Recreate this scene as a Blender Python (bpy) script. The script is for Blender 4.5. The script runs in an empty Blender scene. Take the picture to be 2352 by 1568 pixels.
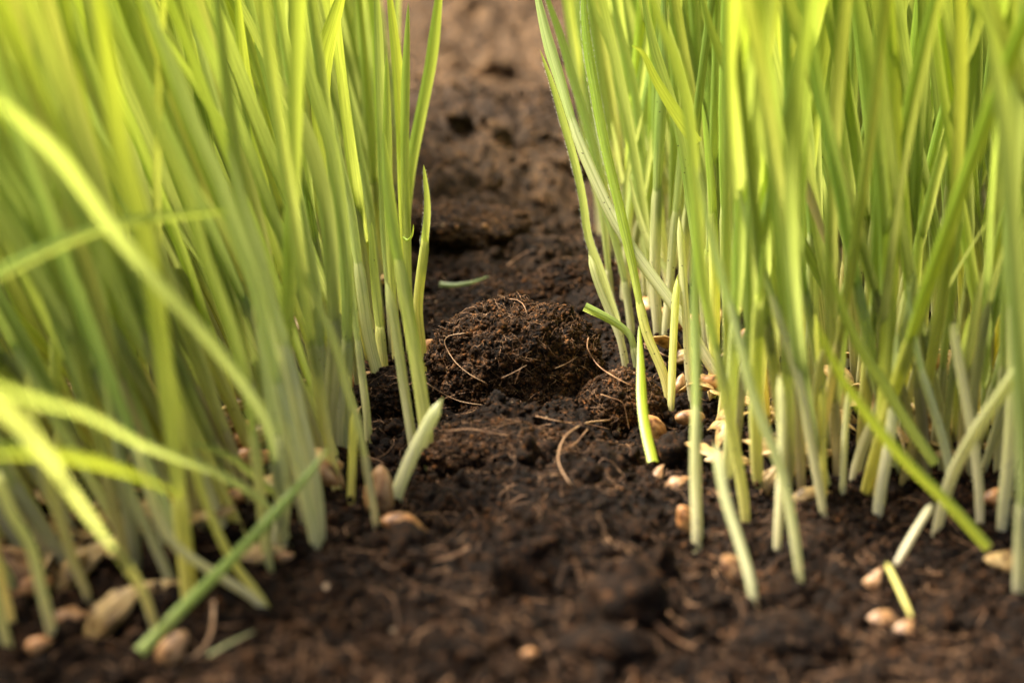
import bpy, math, random
import numpy as np

random.seed(11)
rng = np.random.default_rng(11)
R = math.radians
S = bpy.context.scene
C = S.collection

# ------------------------------------------------------------------ camera, sky, sun, exposure
FU = 3920.0                      # 60 mm lens on a 36 mm sensor, in pixels of a 2352 px wide print
PITCH = math.atan(1134 / FU)
CAM_H = 0.082
cam = bpy.data.cameras.new("camera")
cam.lens = 60
cam.sensor_width = 36
cam.clip_start = 0.005
cam.clip_end = 200
cam.dof.use_dof = True
cam.dof.focus_distance = 0.272
cam.dof.aperture_fstop = 16.5
cam.dof.aperture_blades = 0
cam_o = bpy.data.objects.new("camera", cam)
C.objects.link(cam_o)
cam_o.location = (0, 0, CAM_H)
cam_o.rotation_euler = (math.pi / 2 - PITCH, 0, 0)
S.camera = cam_o

SUN_EL, SUN_AZ = R(56), R(-68)   # azimuth measured from +Y (away from the camera) towards +X
W = bpy.data.worlds.new("World")
S.world = W
W.use_nodes = True
nt = W.node_tree
sky = nt.nodes.new('ShaderNodeTexSky')
sky.sky_type = 'NISHITA'
sky.sun_disc = False
sky.sun_elevation = SUN_EL
sky.sun_rotation = SUN_AZ
sky.air_density = 0.35
sky.dust_density = 6.0
sky.ozone_density = 0.3
warm = nt.nodes.new('ShaderNodeMix')          # the camera's daylight white balance
warm.data_type = 'RGBA'
warm.blend_type = 'MULTIPLY'
warm.inputs[0].default_value = 1
warm.inputs[7].default_value = (1.05, 1.0, 0.87, 1)
nt.links.new(sky.outputs[0], warm.inputs[6])
nt.links.new(warm.outputs[2], nt.nodes['Background'].inputs['Color'])
nt.nodes['Background'].inputs['Strength'].default_value = 0.15
sd = bpy.data.lights.new("sun", 'SUN')
sd.energy = 4.1
sd.angle = R(20)
sd.color = (1.0, 0.93, 0.80)
so = bpy.data.objects.new("sun", sd)
C.objects.link(so)
from mathutils import Vector
sdir = Vector((math.sin(SUN_AZ) * math.cos(SUN_EL), math.cos(SUN_AZ) * math.cos(SUN_EL), math.sin(SUN_EL)))
so.rotation_euler = sdir.to_track_quat('Z', 'Y').to_euler()
S.view_settings.view_transform = 'Standard'
S.view_settings.look = 'None'
S.view_settings.exposure = 1.74
S.view_settings.gamma = 1
S.cycles.max_bounces = 10
S.cycles.transmission_bounces = 8
S.cycles.diffuse_bounces = 5
S.cycles.use_adaptive_sampling = True

# ------------------------------------------------------------------ geometry helpers
FW = np.array([0, math.cos(PITCH), -math.sin(PITCH)])
UP = np.array([0, math.sin(PITCH), math.cos(PITCH)])
EYE = np.array([0, 0, CAM_H])

def at(u, v, d):
    return EYE + d * (FW + UP * (784 - v) / FU + np.array([1, 0, 0]) * (u - 1176) / FU)

def gdepth(v, z=0.0):
    return (CAM_H - z) / -(FW[2] + UP[2] * (784 - v) / FU)

def _h(ix, iy, iz, seed):
    n = (ix * 374761393 + iy * 668265263 + iz * 2147483647 + seed * 974634777) & 0xFFFFFFFF
    n = ((n ^ (n >> 13)) * 1274126177) & 0xFFFFFFFF
    n = ((n ^ (n >> 16)) * 2246822519) & 0xFFFFFFFF
    return ((n ^ (n >> 15)) & 0xFFFFFF) / float(0xFFFFFF) * 2 - 1

def noise3(x, y, z, seed=0):
    x0, y0, z0 = np.floor(x), np.floor(y), np.floor(z)
    fx, fy, fz = x - x0, y - y0, z - z0
    ix, iy, iz = (a.astype(np.int64) for a in (x0, y0, z0))
    sx, sy, sz = (f * f * f * (f * (f * 6 - 15) + 10) for f in (fx, fy, fz))
    out = 0
    for a in (0, 1):
        for b in (0, 1):
            for c in (0, 1):
                w = (sx if a else 1 - sx) * (sy if b else 1 - sy) * (sz if c else 1 - sz)
                out = out + w * _h(ix + a, iy + b, iz + c, seed)
    return out

def noise2(x, y, seed=0):
    # two rotated layers of value noise hide the lattice
    c, s = math.cos(0.6), math.sin(0.6)
    x2, y2 = c * x - s * y, s * x + c * y
    z = np.zeros_like(x) + 0.5
    return noise3(x2 + 17.3, y2 - 4.1, z, seed)

# relief of the soil: (u, v, radius mm, height mm) of the humps and hollows seen in the furrow
RELIEF = [
    (1190, 660, 22, -3.5), (1060, 545, 13, 6), (1300, 470, 22, -9), (1180, 600, 9, 3), (1000, 460, 16, 5),
    (1150, 330, 60, 17), (1230, 430, 18, -4), (1040, 200, 90, -8), (1260, 120, 110, -12), (1080, 70, 170, 12),
    (1330, 700, 8, 2.5), (1150, 985, 10, 4.0), (1280, 1040, 11, 2.0), (1030, 960, 6, -1.5), (1400, 985, 7, -2),
    (900, 905, 5.5, 3.0), (1330, 1150, 12, 1.2), (1150, 1180, 10, -2.5), (1240, 1330, 15, 3.0), (1000, 1080, 9, -2),
    (1500, 1075, 4, -3), (700, 1420, 18, 1.5), (2000, 1400, 24, -2.5), (1450, 1320, 10, -1.0),
    (900, 1400, 14, -1.2), (1450, 1500, 10, 1.5), (1100, 1540, 12, 1.5),
]
_REL = []
for (u, v, r, h) in RELIEF:
    p = at(u, v, gdepth(v))
    _REL.append((p[0], p[1], r / 1000, h / 1000))

def ground_z(x, y):
    x = np.asarray(x, float); y = np.asarray(y, float)
    z = np.zeros_like(x)
    for (px, py, r, h) in _REL:
        z = z + h * np.exp(-((x - px) ** 2 + (y - py) ** 2) / (r * r))
    fade = 1 + 2.2 * np.clip((y - 0.42) / 0.5, 0, 1.6)
    n = noise2(x * 28, y * 28, 1) * 0.0026 * fade
    n += np.abs(noise2(x * 75, y * 75, 2)) * 0.0030 * fade
    n += np.abs(noise2(x * 170, y * 170, 3)) * 0.0026
    n += np.abs(noise2(x * 400, y * 400, 4)) * 0.0012
    n -= np.clip(noise2(x * 95, y * 95, 12) - 0.22, 0, 1) * 0.0075
    n += np.clip(noise2(x * 62, y * 62, 13) - 0.15, 0, 1) * 0.0045
    n += noise2(x * 900, y * 900, 5) * 0.00040
    n += noise2(x * 1900, y * 1900, 6) * 0.00018
    return z + n - 0.0024

def mesh_from(name, V, faces, smooth=True, attrs=None):
    """faces: list of int arrays (n,3) or (n,4)"""
    me = bpy.data.meshes.new(name)
    V = np.asarray(V, dtype=np.float32)
    me.vertices.add(len(V))
    me.vertices.foreach_set('co', V.ravel())
    faces = [np.asarray(f, dtype=np.int32) for f in faces if len(f)]
    tot = np.concatenate([np.full(len(f), f.shape[1], dtype=np.int32) for f in faces])
    idx = np.concatenate([f.ravel() for f in faces])
    me.loops.add(len(idx))
    me.loops.foreach_set('vertex_index', idx)
    me.polygons.add(len(tot))
    st = np.concatenate([[0], np.cumsum(tot)[:-1]]).astype(np.int32)
    me.polygons.foreach_set('loop_start', st)
    me.polygons.foreach_set('use_smooth', np.full(len(tot), smooth, dtype=bool))
    for k, (typ, arr) in (attrs or {}).items():
        a = me.attributes.new(k, typ, 'POINT')
        a.data.foreach_set('color' if 'COLOR' in typ else 'value', np.asarray(arr, dtype=np.float32).ravel())
    me.update(calc_edges=True)
    return me

def link(name, me, mat, parent=None, loc=None, **props):
    o = bpy.data.objects.new(name, me)
    C.objects.link(o)
    if mat is not None and not me.materials:
        me.materials.append(mat)
    if parent is not None:
        o.parent = parent
    if loc is not None:
        o.location = loc
    for k, v in props.items():
        o[k] = v
    return o

def thing(name, label, cat, loc, group=None):
    o = bpy.data.objects.new(name, None)
    o.empty_display_size = 0.004
    C.objects.link(o)
    o.location = loc
    o['label'] = label
    o['category'] = cat
    if group:
        o['group'] = group
    return o

def ico(sub):
    import bmesh
    bm = bmesh.new()
    bmesh.ops.create_icosphere(bm, subdivisions=sub, radius=1)
    V = np.array([v.co[:] for v in bm.verts])
    F = np.array([[v.index for v in f.verts] for f in bm.faces])
    bm.free()
    return V, F

def rand_rot(n):
    q = rng.normal(size=(n, 4)); q /= np.linalg.norm(q, axis=1)[:, None]
    w, x, y, z = q.T
    return np.stack([1 - 2 * (y * y + z * z), 2 * (x * y - z * w), 2 * (x * z + y * w),
                     2 * (x * y + z * w), 1 - 2 * (x * x + z * z), 2 * (y * z - x * w),
                     2 * (x * z - y * w), 2 * (y * z + x * w), 1 - 2 * (x * x + y * y)], 1).reshape(n, 3, 3)

def lumps(P, size, sub, nvar=10):
    """many irregular crumbs, merged: P (n,3) centres, size (n,) radii"""
    V0, F0 = ico(sub)
    nv = len(V0)
    var = []
    for k in range(nvar):
        d = 1 + 0.5 * noise3(V0[:, 0] * 1.7 + 9 * k, V0[:, 1] * 1.5, V0[:, 2] * 1.5, 50 + k) \
              + 0.30 * noise3(V0[:, 0] * 3.4 + 9 * k, V0[:, 1] * 3.4, V0[:, 2] * 3.4, 80 + k)
        if sub > 2:
            d = d + 0.16 * np.abs(noise3(V0[:, 0] * 6 + 9 * k, V0[:, 1] * 6, V0[:, 2] * 6, 90)) + 0.10 * noise3(V0[:, 0] * 13 + k, V0[:, 1] * 13, V0[:, 2] * 13, 91)
        var.append(V0 * d[:, None])
    var = np.array(var)
    n = len(P)
    pick = rng.integers(0, nvar, n)
    sc = rng.uniform(0.6, 1.3, (n, 3))
    A = var[pick] * sc[:, None, :]
    A = np.einsum('nij,nvj->nvi', rand_rot(n), A) * size[:, None, None] + P[:, None, :]
    F = (F0[None] + (np.arange(n) * nv)[:, None, None]).reshape(-1, 3)
    return A.reshape(-1, 3), F, np.repeat(rng.random(n), nv)

def smooth_path(P, n):
    """Catmull-Rom through the control points, resampled evenly"""
    P = np.asarray(P, float)
    if len(P) == 2:
        t = np.linspace(0, 1, n)[:, None]
        return P[0] * (1 - t) + P[1] * t
    Q = np.vstack([2 * P[0] - P[1], P, 2 * P[-1] - P[-2]])
    out = []
    for i in range(1, len(Q) - 2):
        t = np.linspace(0, 1, 14, endpoint=False)[:, None]
        a, b, c, d = Q[i - 1], Q[i], Q[i + 1], Q[i + 2]
        out.append(0.5 * ((2 * b) + (-a + c) * t + (2 * a - 5 * b + 4 * c - d) * t ** 2 + (-a + 3 * b - 3 * c + d) * t ** 3))
    out = np.vstack(out + [P[-1:]])
    s = np.concatenate([[0], np.cumsum(np.linalg.norm(np.diff(out, axis=0), axis=1))])
    tt = np.linspace(0, s[-1], n)
    return np.stack([np.interp(tt, s, out[:, k]) for k in range(3)], 1)

def frames(P, face):
    T = np.gradient(P, axis=0)
    T /= np.linalg.norm(T, axis=1)[:, None]
    N = face - (T @ face)[:, None] * T
    N /= np.linalg.norm(N, axis=1)[:, None]
    B = np.cross(T, N)
    return T, N, B

def grid_faces(nr, nc, wrap):
    i = np.arange(nr - 1)[:, None]; j = np.arange(nc if wrap else nc - 1)[None]
    j2 = (j + 1) % nc
    return np.stack([i * nc + j, i * nc + j2, (i + 1) * nc + j2, (i + 1) * nc + j], -1).reshape(-1, 4)

def tube(P, rad, nseg=8, face=None, flat=1.0):
    P = np.asarray(P, float)
    face = np.array([0.1, -1, 0.25]) if face is None else np.asarray(face, float)
    T, N, B = frames(P, face)
    a = np.linspace(0, 2 * math.pi, nseg, endpoint=False)
    rad = np.broadcast_to(rad, len(P))
    V = P[:, None] + rad[:, None, None] * (np.cos(a)[None, :, None] * B[:, None] + flat * np.sin(a)[None, :, None] * N[:, None])
    V = V.reshape(-1, 3)
    F = grid_faces(len(P), nseg, True)
    n = len(V)
    V = np.vstack([V, P[:1], P[-1:]])
    j = np.arange(nseg); j2 = (j + 1) % nseg
    cap = np.vstack([np.stack([np.full(nseg, n), j2, j], 1), np.stack([np.full(nseg, n + 1), n - nseg + j, n - nseg + j2], 1)])
    return V, F, cap

# ------------------------------------------------------------------ node helpers
def newmat(name):
    m = bpy.data.materials.new(name)
    m.use_nodes = True
    t = m.node_tree
    t.nodes.clear()
    return m, t

def N_(t, typ, **kw):
    n = t.nodes.new(typ)
    for k, v in kw.items():
        if k.startswith('i_'):
            n.inputs[k[2:].replace('_', ' ')].default_value = v
        else:
            setattr(n, k, v)
    return n

def ramp(t, src, stops):
    r = t.nodes.new('ShaderNodeValToRGB')
    while len(r.color_ramp.elements) < len(stops):
        r.color_ramp.elements.new(0.5)
    for e, (p, c) in zip(r.color_ramp.elements, stops):
        e.position = p
        e.color = (*c, 1) if len(c) == 3 else c
    t.links.new(src, r.inputs[0])
    return r.outputs[0]

def mix(t, fac, a, b, mode='MIX'):
    m = t.nodes.new('ShaderNodeMix')
    m.data_type = 'RGBA'
    m.blend_type = mode
    for sock, val in ((m.inputs[0], fac), (m.inputs[6], a), (m.inputs[7], b)):
        if hasattr(val, 'is_linked') or hasattr(val, 'links'):
            t.links.new(val, sock)
        else:
            sock.default_value = val if not isinstance(val, tuple) else ((*val, 1) if len(val) == 3 else val)
    return m.outputs[2]

def mathn(t, op, a, b=None, clamp=False):
    m = t.nodes.new('ShaderNodeMath')
    m.operation = op
    m.use_clamp = clamp
    for sock, val in zip(m.inputs, (a, b)):
        if val is None:
            continue
        if hasattr(val, 'links'):
            t.links.new(val, sock)
        else:
            sock.default_value = val
    return m.outputs[0]

# ------------------------------------------------------------------ materials
def soil_material(name, dark=1.0):
    m, t = newmat(name)
    out = N_(t, 'ShaderNodeOutputMaterial')
    bs = N_(t, 'ShaderNodeBsdfPrincipled')
    tc = N_(t, 'ShaderNodeNewGeometry')
    def noise(scale, detail=4, rough=0.6):
        n = N_(t, 'ShaderNodeTexNoise')
        n.inputs['Scale'].default_value = scale
        n.inputs['Detail'].default_value = detail
        n.inputs['Roughness'].default_value = rough
        t.links.new(tc.outputs['Position'], n.inputs['Vector'])
        return n.outputs['Fac']
    big = noise(60, 4)
    mid = noise(420, 5, 0.7)
    fine = noise(1900, 3, 0.7)
    c1 = ramp(t, mid, [(0.30, (0.012 * dark, 0.0075 * dark, 0.0036 * dark)), (0.5, (0.044 * dark, 0.0235 * dark, 0.0100 * dark)),
                       (0.62, (0.105 * dark, 0.055 * dark, 0.022 * dark)), (0.75, (0.24 * dark, 0.126 * dark, 0.050 * dark))])
    c2 = ramp(t, fine, [(0.38, (0.30, 0.28, 0.26)), (0.50, (0.9, 0.9, 0.9)), (0.60, (2.4, 2.0, 1.6)), (0.68, (6.5, 4.8, 3.3))])
    c = mix(t, 1.0, c1, c2, 'MULTIPLY')
    c3 = ramp(t, big, [(0.35, (0.75, 0.74, 0.74)), (0.65, (1.25, 1.2, 1.15))])
    c = mix(t, 1.0, c, c3, 'MULTIPLY')
    # sunlight on the far furrow painted into the soil colour, with a ragged border
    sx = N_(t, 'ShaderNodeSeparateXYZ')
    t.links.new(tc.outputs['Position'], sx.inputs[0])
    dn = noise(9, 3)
    far_lit = mathn(t, 'ADD', mathn(t, 'MULTIPLY', mathn(t, 'SUBTRACT', sx.outputs[1], 0.325), 3.2), mathn(t, 'MULTIPLY', mathn(t, 'SUBTRACT', dn, 0.5), 1.6), True)
    c = mix(t, 1.0, c, ramp(t, far_lit, [(0.0, (1, 1, 1)), (1.0, (7.6, 9.8, 13.0))]), 'MULTIPLY')
    # rare pale mineral grains
    vo = N_(t, 'ShaderNodeTexVoronoi')
    vo.inputs['Scale'].default_value = 620
    t.links.new(tc.outputs['Position'], vo.inputs['Vector'])
    sel = N_(t, 'ShaderNodeSeparateColor')
    t.links.new(vo.outputs['Color'], sel.inputs[0])
    k = mathn(t, 'MULTIPLY', mathn(t, 'GREATER_THAN', sel.outputs[0], 0.988), mathn(t, 'LESS_THAN', vo.outputs['Distance'], 0.23))
    c = mix(t, k, c, (0.26, 0.19, 0.12))
    t.links.new(c, bs.inputs['Base Color'])
    bs.inputs['Roughness'].default_value = 0.85
    bs.inputs['Specular IOR Level'].default_value = 0.12
    b = N_(t, 'ShaderNodeBump')
    b.inputs['Strength'].default_value = 0.9
    b.inputs['Distance'].default_value = 0.0004
    t.links.new(mathn(t, 'ADD', mathn(t, 'MULTIPLY', fine, 0.6), mid), b.inputs['Height'])
    t.links.new(b.outputs[0], bs.inputs['Normal'])
    t.links.new(bs.outputs[0], out.inputs[0])
    return m

def plant_material(name, sheath):
    """green at the top, pale towards the foot; colour follows the height along the shoot"""
    m, t = newmat(name)
    out = N_(t, 'ShaderNodeOutputMaterial')
    bs = N_(t, 'ShaderNodeBsdfPrincipled')
    tr = N_(t, 'ShaderNodeBsdfTranslucent')
    ah = N_(t, 'ShaderNodeAttribute', attribute_name='h')      # metres above the foot
    au = N_(t, 'ShaderNodeAttribute', attribute_name='across')  # 0..1 across
    at_ = N_(t, 'ShaderNodeAttribute', attribute_name='tint')
    hh = mathn(t, 'MULTIPLY', ah.outputs['Fac'], 10.0)          # 0..1 over 100 mm
    geo = N_(t, 'ShaderNodeNewGeometry')
    nz = N_(t, 'ShaderNodeTexNoise')
    nz.inputs['Scale'].default_value = 90
    nz.inputs['Detail'].default_value = 3
    t.links.new(geo.outputs['Position'], nz.inputs['Vector'])
    hj = mathn(t, 'ADD', hh, mathn(t, 'MULTIPLY', mathn(t, 'SUBTRACT', nz.outputs['Fac'], 0.5), 0.16))
    if sheath:
        col = ramp(t, hj, [(0.0, (0.60, 0.56, 0.36)), (0.10, (0.55, 0.55, 0.29)), (0.24, (0.45, 0.49, 0.20)), (0.45, (0.34, 0.41, 0.13))])
        tcol = ramp(t, hj, [(0.0, (0.78, 0.74, 0.42)), (0.2, (0.72, 0.74, 0.28)), (0.45, (0.62, 0.70, 0.18))])
    else:
        col = ramp(t, hj, [(0.0, (0.54, 0.57, 0.30)), (0.18, (0.39, 0.46, 0.16)), (0.38, (0.22, 0.33, 0.065)), (0.75, (0.12, 0.215, 0.025))])
        tcol = ramp(t, hj, [(0.0, (0.76, 0.78, 0.36)), (0.25, (0.64, 0.70, 0.18)), (0.75, (0.47, 0.555, 0.055))])
    # lengthwise veins
    comb = N_(t, 'ShaderNodeCombineXYZ')
    t.links.new(mathn(t, 'MULTIPLY', au.outputs['Fac'], 9.0), comb.inputs[0])
    t.links.new(mathn(t, 'MULTIPLY', ah.outputs['Fac'], 60.0), comb.inputs[1])
    t.links.new(at_.outputs['Vector'], comb.inputs[2]) if False else None
    vn = N_(t, 'ShaderNodeTexNoise')
    vn.inputs['Scale'].default_value = 1.6
    vn.inputs['Detail'].default_value = 3
    t.links.new(comb.outputs[0], vn.inputs['Vector'])
    vein = ramp(t, vn.outputs['Fac'], [(0.34, (0.58, 0.62, 0.50)), (0.5, (1, 1, 1)), (0.66, (1.3, 1.25, 1.4))])
    col = mix(t, 1.0, col, vein, 'MULTIPLY')
    col = mix(t, 1.0, col, at_.outputs['Color'], 'MULTIPLY')
    tcol = mix(t, 0.5, tcol, vein, 'MULTIPLY')
    tcol = mix(t, 0.8, tcol, at_.outputs['Color'], 'MULTIPLY')
    # specks of soil stuck to the lower part
    vo = N_(t, 'ShaderNodeTexVoronoi')
    vo.inputs['Scale'].default_value = 3000
    t.links.new(geo.outputs['Position'], vo.inputs['Vector'])
    sel = N_(t, 'ShaderNodeSeparateColor')
    t.links.new(vo.outputs['Color'], sel.inputs[0])
    pn = N_(t, 'ShaderNodeTexNoise')
    pn.inputs['Scale'].default_value = 160
    t.links.new(geo.outputs['Position'], pn.inputs['Vector'])
    nz2 = N_(t, 'ShaderNodeTexNoise')
    nz2.inputs['Scale'].default_value = 3500
    t.links.new(geo.outputs['Position'], nz2.inputs['Vector'])
    thr = mathn(t, 'ADD', 0.965, mathn(t, 'MULTIPLY', hh, 0.26))
    thr = mathn(t, 'SUBTRACT', thr, mathn(t, 'MULTIPLY', mathn(t, 'SUBTRACT', pn.outputs['Fac'], 0.5), 0.5))
    spk = mathn(t, 'MULTIPLY', mathn(t, 'GREATER_THAN', sel.outputs[1], thr), mathn(t, 'LESS_THAN', vo.outputs['Distance'], mathn(t, 'SUBTRACT', mathn(t, 'MULTIPLY', nz2.outputs['Fac'], 1.3), 0.35)))
    col = mix(t, spk, col, (0.03, 0.017, 0.01))
    tcol = mix(t, spk, tcol, (0.02, 0.012, 0.006))
    t.links.new(col, bs.inputs['Base Color'])
    t.links.new(tcol, tr.inputs['Color'])
    bs.inputs['Roughness'].default_value = 0.38
    bs.inputs['Specular IOR Level'].default_value = 0.4
    b = N_(t, 'ShaderNodeBump')
    b.inputs['Strength'].default_value = 0.35
    b.inputs['Distance'].default_value = 0.00008
    t.links.new(vn.outputs['Fac'], b.inputs['Height'])
    t.links.new(b.outputs[0], bs.inputs['Normal'])
    ms = N_(t, 'ShaderNodeMixShader')
    ms.inputs[0].default_value = 0.42 if sheath else 0.40
    t.links.new(bs.outputs[0], ms.inputs[1])
    t.links.new(tr.outputs[0], ms.inputs[2])
    t.links.new(ms.outputs[0], out.inputs[0])
    return m

def fibre_material(name, a, b_):
    m, t = newmat(name)
    out = N_(t, 'ShaderNodeOutputMaterial')
    bs = N_(t, 'ShaderNodeBsdfPrincipled')
    geo = N_(t, 'ShaderNodeNewGeometry')
    n = N_(t, 'ShaderNodeTexNoise')
    n.inputs['Scale'].default_value = 350
    t.links.new(geo.outputs['Position'], n.inputs['Vector'])
    t.links.new(ramp(t, n.outputs['Fac'], [(0.35, a), (0.65, b_)]), bs.inputs['Base Color'])
    bs.inputs['Roughness'].default_value = 0.6
    t.links.new(bs.outputs[0], out.inputs[0])
    return m

def grain_material(name, stops, transl=0.12):
    m, t = newmat(name)
    out = N_(t, 'ShaderNodeOutputMaterial')
    bs = N_(t, 'ShaderNodeBsdfPrincipled')
    tc = N_(t, 'ShaderNodeTexCoord')
    mp = N_(t, 'ShaderNodeMapping')
    mp.inputs['Scale'].default_value = (180, 1500, 1500)
    t.links.new(tc.outputs['Object'], mp.inputs[0])
    n = N_(t, 'ShaderNodeTexNoise')
    n.inputs['Scale'].default_value = 1.0
    n.inputs['Detail'].default_value = 5
    t.links.new(mp.outputs[0], n.inputs['Vector'])
    n2 = N_(t, 'ShaderNodeTexNoise')
    n2.inputs['Scale'].default_value = 420
    n2.inputs['Detail'].default_value = 4
    t.links.new(tc.outputs['Object'], n2.inputs['Vector'])
    c = ramp(t, n.outputs['Fac'], stops)
    c = mix(t, 1.0, c, ramp(t, n2.outputs['Fac'], [(0.36, (0.18, 0.12, 0.08)), (0.46, (0.85, 0.82, 0.8)), (0.65, (1.15, 1.12, 1.1))]), 'MULTIPLY')
    t.links.new(c, bs.inputs['Base Color'])
    bs.inputs['Roughness'].default_value = 0.45
    b = N_(t, 'ShaderNodeBump')
    b.inputs['Strength'].default_value = 0.6
    b.inputs['Distance'].default_value = 0.00015
    t.links.new(n.outputs['Fac'], b.inputs['Height'])
    t.links.new(b.outputs[0], bs.inputs['Normal'])
    tr = N_(t, 'ShaderNodeBsdfTranslucent')
    t.links.new(c, tr.inputs['Color'])
    ms = N_(t, 'ShaderNodeMixShader')
    ms.inputs[0].default_value = transl
    t.links.new(bs.outputs[0], ms.inputs[1])
    t.links.new(tr.outputs[0], ms.inputs[2])
    t.links.new(ms.outputs[0], out.inputs[0])
    return m

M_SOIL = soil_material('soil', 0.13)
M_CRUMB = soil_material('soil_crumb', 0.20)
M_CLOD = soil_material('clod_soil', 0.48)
M_SHEATH = plant_material('shoot_sheath', True)
M_LEAF = plant_material('shoot_leaf', False)
M_FIBRE = fibre_material('root_fibre', (0.15, 0.068, 0.028), (0.42, 0.235, 0.115))
M_FIBRE_PALE = fibre_material('pale_root', (0.24, 0.13, 0.06), (0.42, 0.26, 0.14))
M_HAIR = fibre_material('leaf_down', (0.62, 0.66, 0.45), (0.75, 0.78, 0.60))
M_GRAIN = grain_material('grain_skin', [(0.3, (0.34, 0.14, 0.045)), (0.5, (0.52, 0.26, 0.09)), (0.7, (0.66, 0.42, 0.19))])
M_GRAIN_PINK = grain_material('grain_skin_pink', [(0.3, (0.24, 0.115, 0.04)), (0.5, (0.38, 0.21, 0.085)), (0.7, (0.52, 0.35, 0.17))])
M_HUSK = grain_material('husk', [(0.3, (0.34, 0.21, 0.07)), (0.5, (0.52, 0.37, 0.14)), (0.7, (0.66, 0.52, 0.25))], 0.3)

# ------------------------------------------------------------------ the soil
def axis(lo, hi, fine_lo, fine_hi, step, growth):
    a = list(np.arange(fine_lo, fine_hi, step))
    s, x = step, fine_hi
    while x < hi:
        a.append(x); s *= growth; x += s
    a.append(hi)
    s, x, b = step, fine_lo, []
    while x > lo:
        s *= growth; x -= s; b.append(max(x, lo))
    return np.array(sorted(set(b)) + a)

gx = axis(-40, 40, -0.082, 0.082, 0.00035, 1.045)
gy = axis(-40, 60, 0.165, 0.345, 0.00035, 1.022)
GX, GY = np.meshgrid(gx, gy)
GZ = ground_z(GX.ravel(), GY.ravel())
dist = np.hypot(GX.ravel(), GY.ravel())
GZ = np.where(dist > 3, GZ * np.clip(3 / dist, 0, 1), GZ)
ox = noise2(GX.ravel() * 300, GY.ravel() * 300, 21) * 0.0006
oy = noise2(GX.ravel() * 300, GY.ravel() * 300, 22) * 0.0006
soil = mesh_from('ground', np.stack([GX.ravel() + ox, GY.ravel() + oy, GZ], 1), [grid_faces(len(gy), len(gx), False)])
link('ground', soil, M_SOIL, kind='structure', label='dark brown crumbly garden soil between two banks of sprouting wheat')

# crumbs lying all over it
def screen_points(n, vlo=-10, vhi=1640, ulo=-120, uhi=2470):
    u = rng.uniform(ulo, uhi, n); v = rng.uniform(vlo, vhi, n)
    d = gdepth(v)
    y = d * (FW[1] + UP[1] * (784 - v) / FU)
    x = d * (u - 1176) / FU
    return x, y, d

x, y, d = screen_points(62000)
sz = np.exp(rng.normal(math.log(0.00027), 0.50, len(x))) * np.clip(d / 0.27, 0.8, 3.0)
P = np.stack([x, y, ground_z(x, y) + sz * 0.35], 1)
V1, F1, r1 = lumps(P, sz, 1)
x, y, d = screen_points(1500)
sz = np.exp(rng.normal(math.log(0.00085), 0.45, len(x))) * np.clip(d / 0.27, 0.9, 3.0)
P = np.stack([x, y, ground_z(x, y) + sz * 0.1], 1)
V2, F2, r2 = lumps(P, sz, 3)
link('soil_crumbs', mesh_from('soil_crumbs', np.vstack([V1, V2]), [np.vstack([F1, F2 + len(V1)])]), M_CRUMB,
     kind='stuff', label='loose dark crumbs of earth scattered over the ground', category='soil crumbs')

def wiggle(p, length, n=7, up=0.0, flatz=True):
    """a short curly fibre starting at p"""
    a = random.uniform(0, 2 * math.pi); k = random.uniform(-1.0, 1.0)
    pts = [np.array(p, float)]
    st = length / (n - 1)
    dz = random.uniform(-0.1, 0.35) + up
    for i in range(n - 1):
        a += k * 0.5 + random.uniform(-0.35, 0.35)
        dz = dz * 0.7 + random.uniform(-0.25, 0.25)
        pts.append(pts[-1] + st * np.array([math.cos(a), math.sin(a), dz]))
    return np.array(pts)

def fibre_mesh(starts, lens, rads, name, surf=None, seg=3):
    VV, FF, CC, off = [], [], [], 0
    for p, L, r in zip(starts, lens, rads):
        pts = wiggle(p, L)
        if surf is not None:
            g = surf(pts[:, 0], pts[:, 1]) + 0.00035
            pts[:, 2] = np.maximum(g + r, g * 0.4 + pts[:, 2] * 0.6 + r)
        V, F, cap = tube(pts, np.linspace(r, r * 0.5, len(pts)), seg)
        VV.append(V); FF.append(F + off); CC.append(cap + off); off += len(V)
    return mesh_from(name, np.vstack(VV), [np.vstack(FF), np.vstack(CC)])

x, y, d = screen_points(2400, vlo=250)
P = np.stack([x, y, ground_z(x, y) + 0.0003], 1)
L = np.exp(rng.normal(math.log(0.0028), 0.55, len(x)))
link('soil_fibres', fibre_mesh(P, L, rng.uniform(0.00003, 0.00008, len(x)) * np.clip(d / 0.27, 0.9, 2.2), 'soil_fibres', ground_z),
     M_FIBRE, kind='stuff', label='fine orange-brown root hairs tangled in the surface of the soil', category='root hairs')

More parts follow.
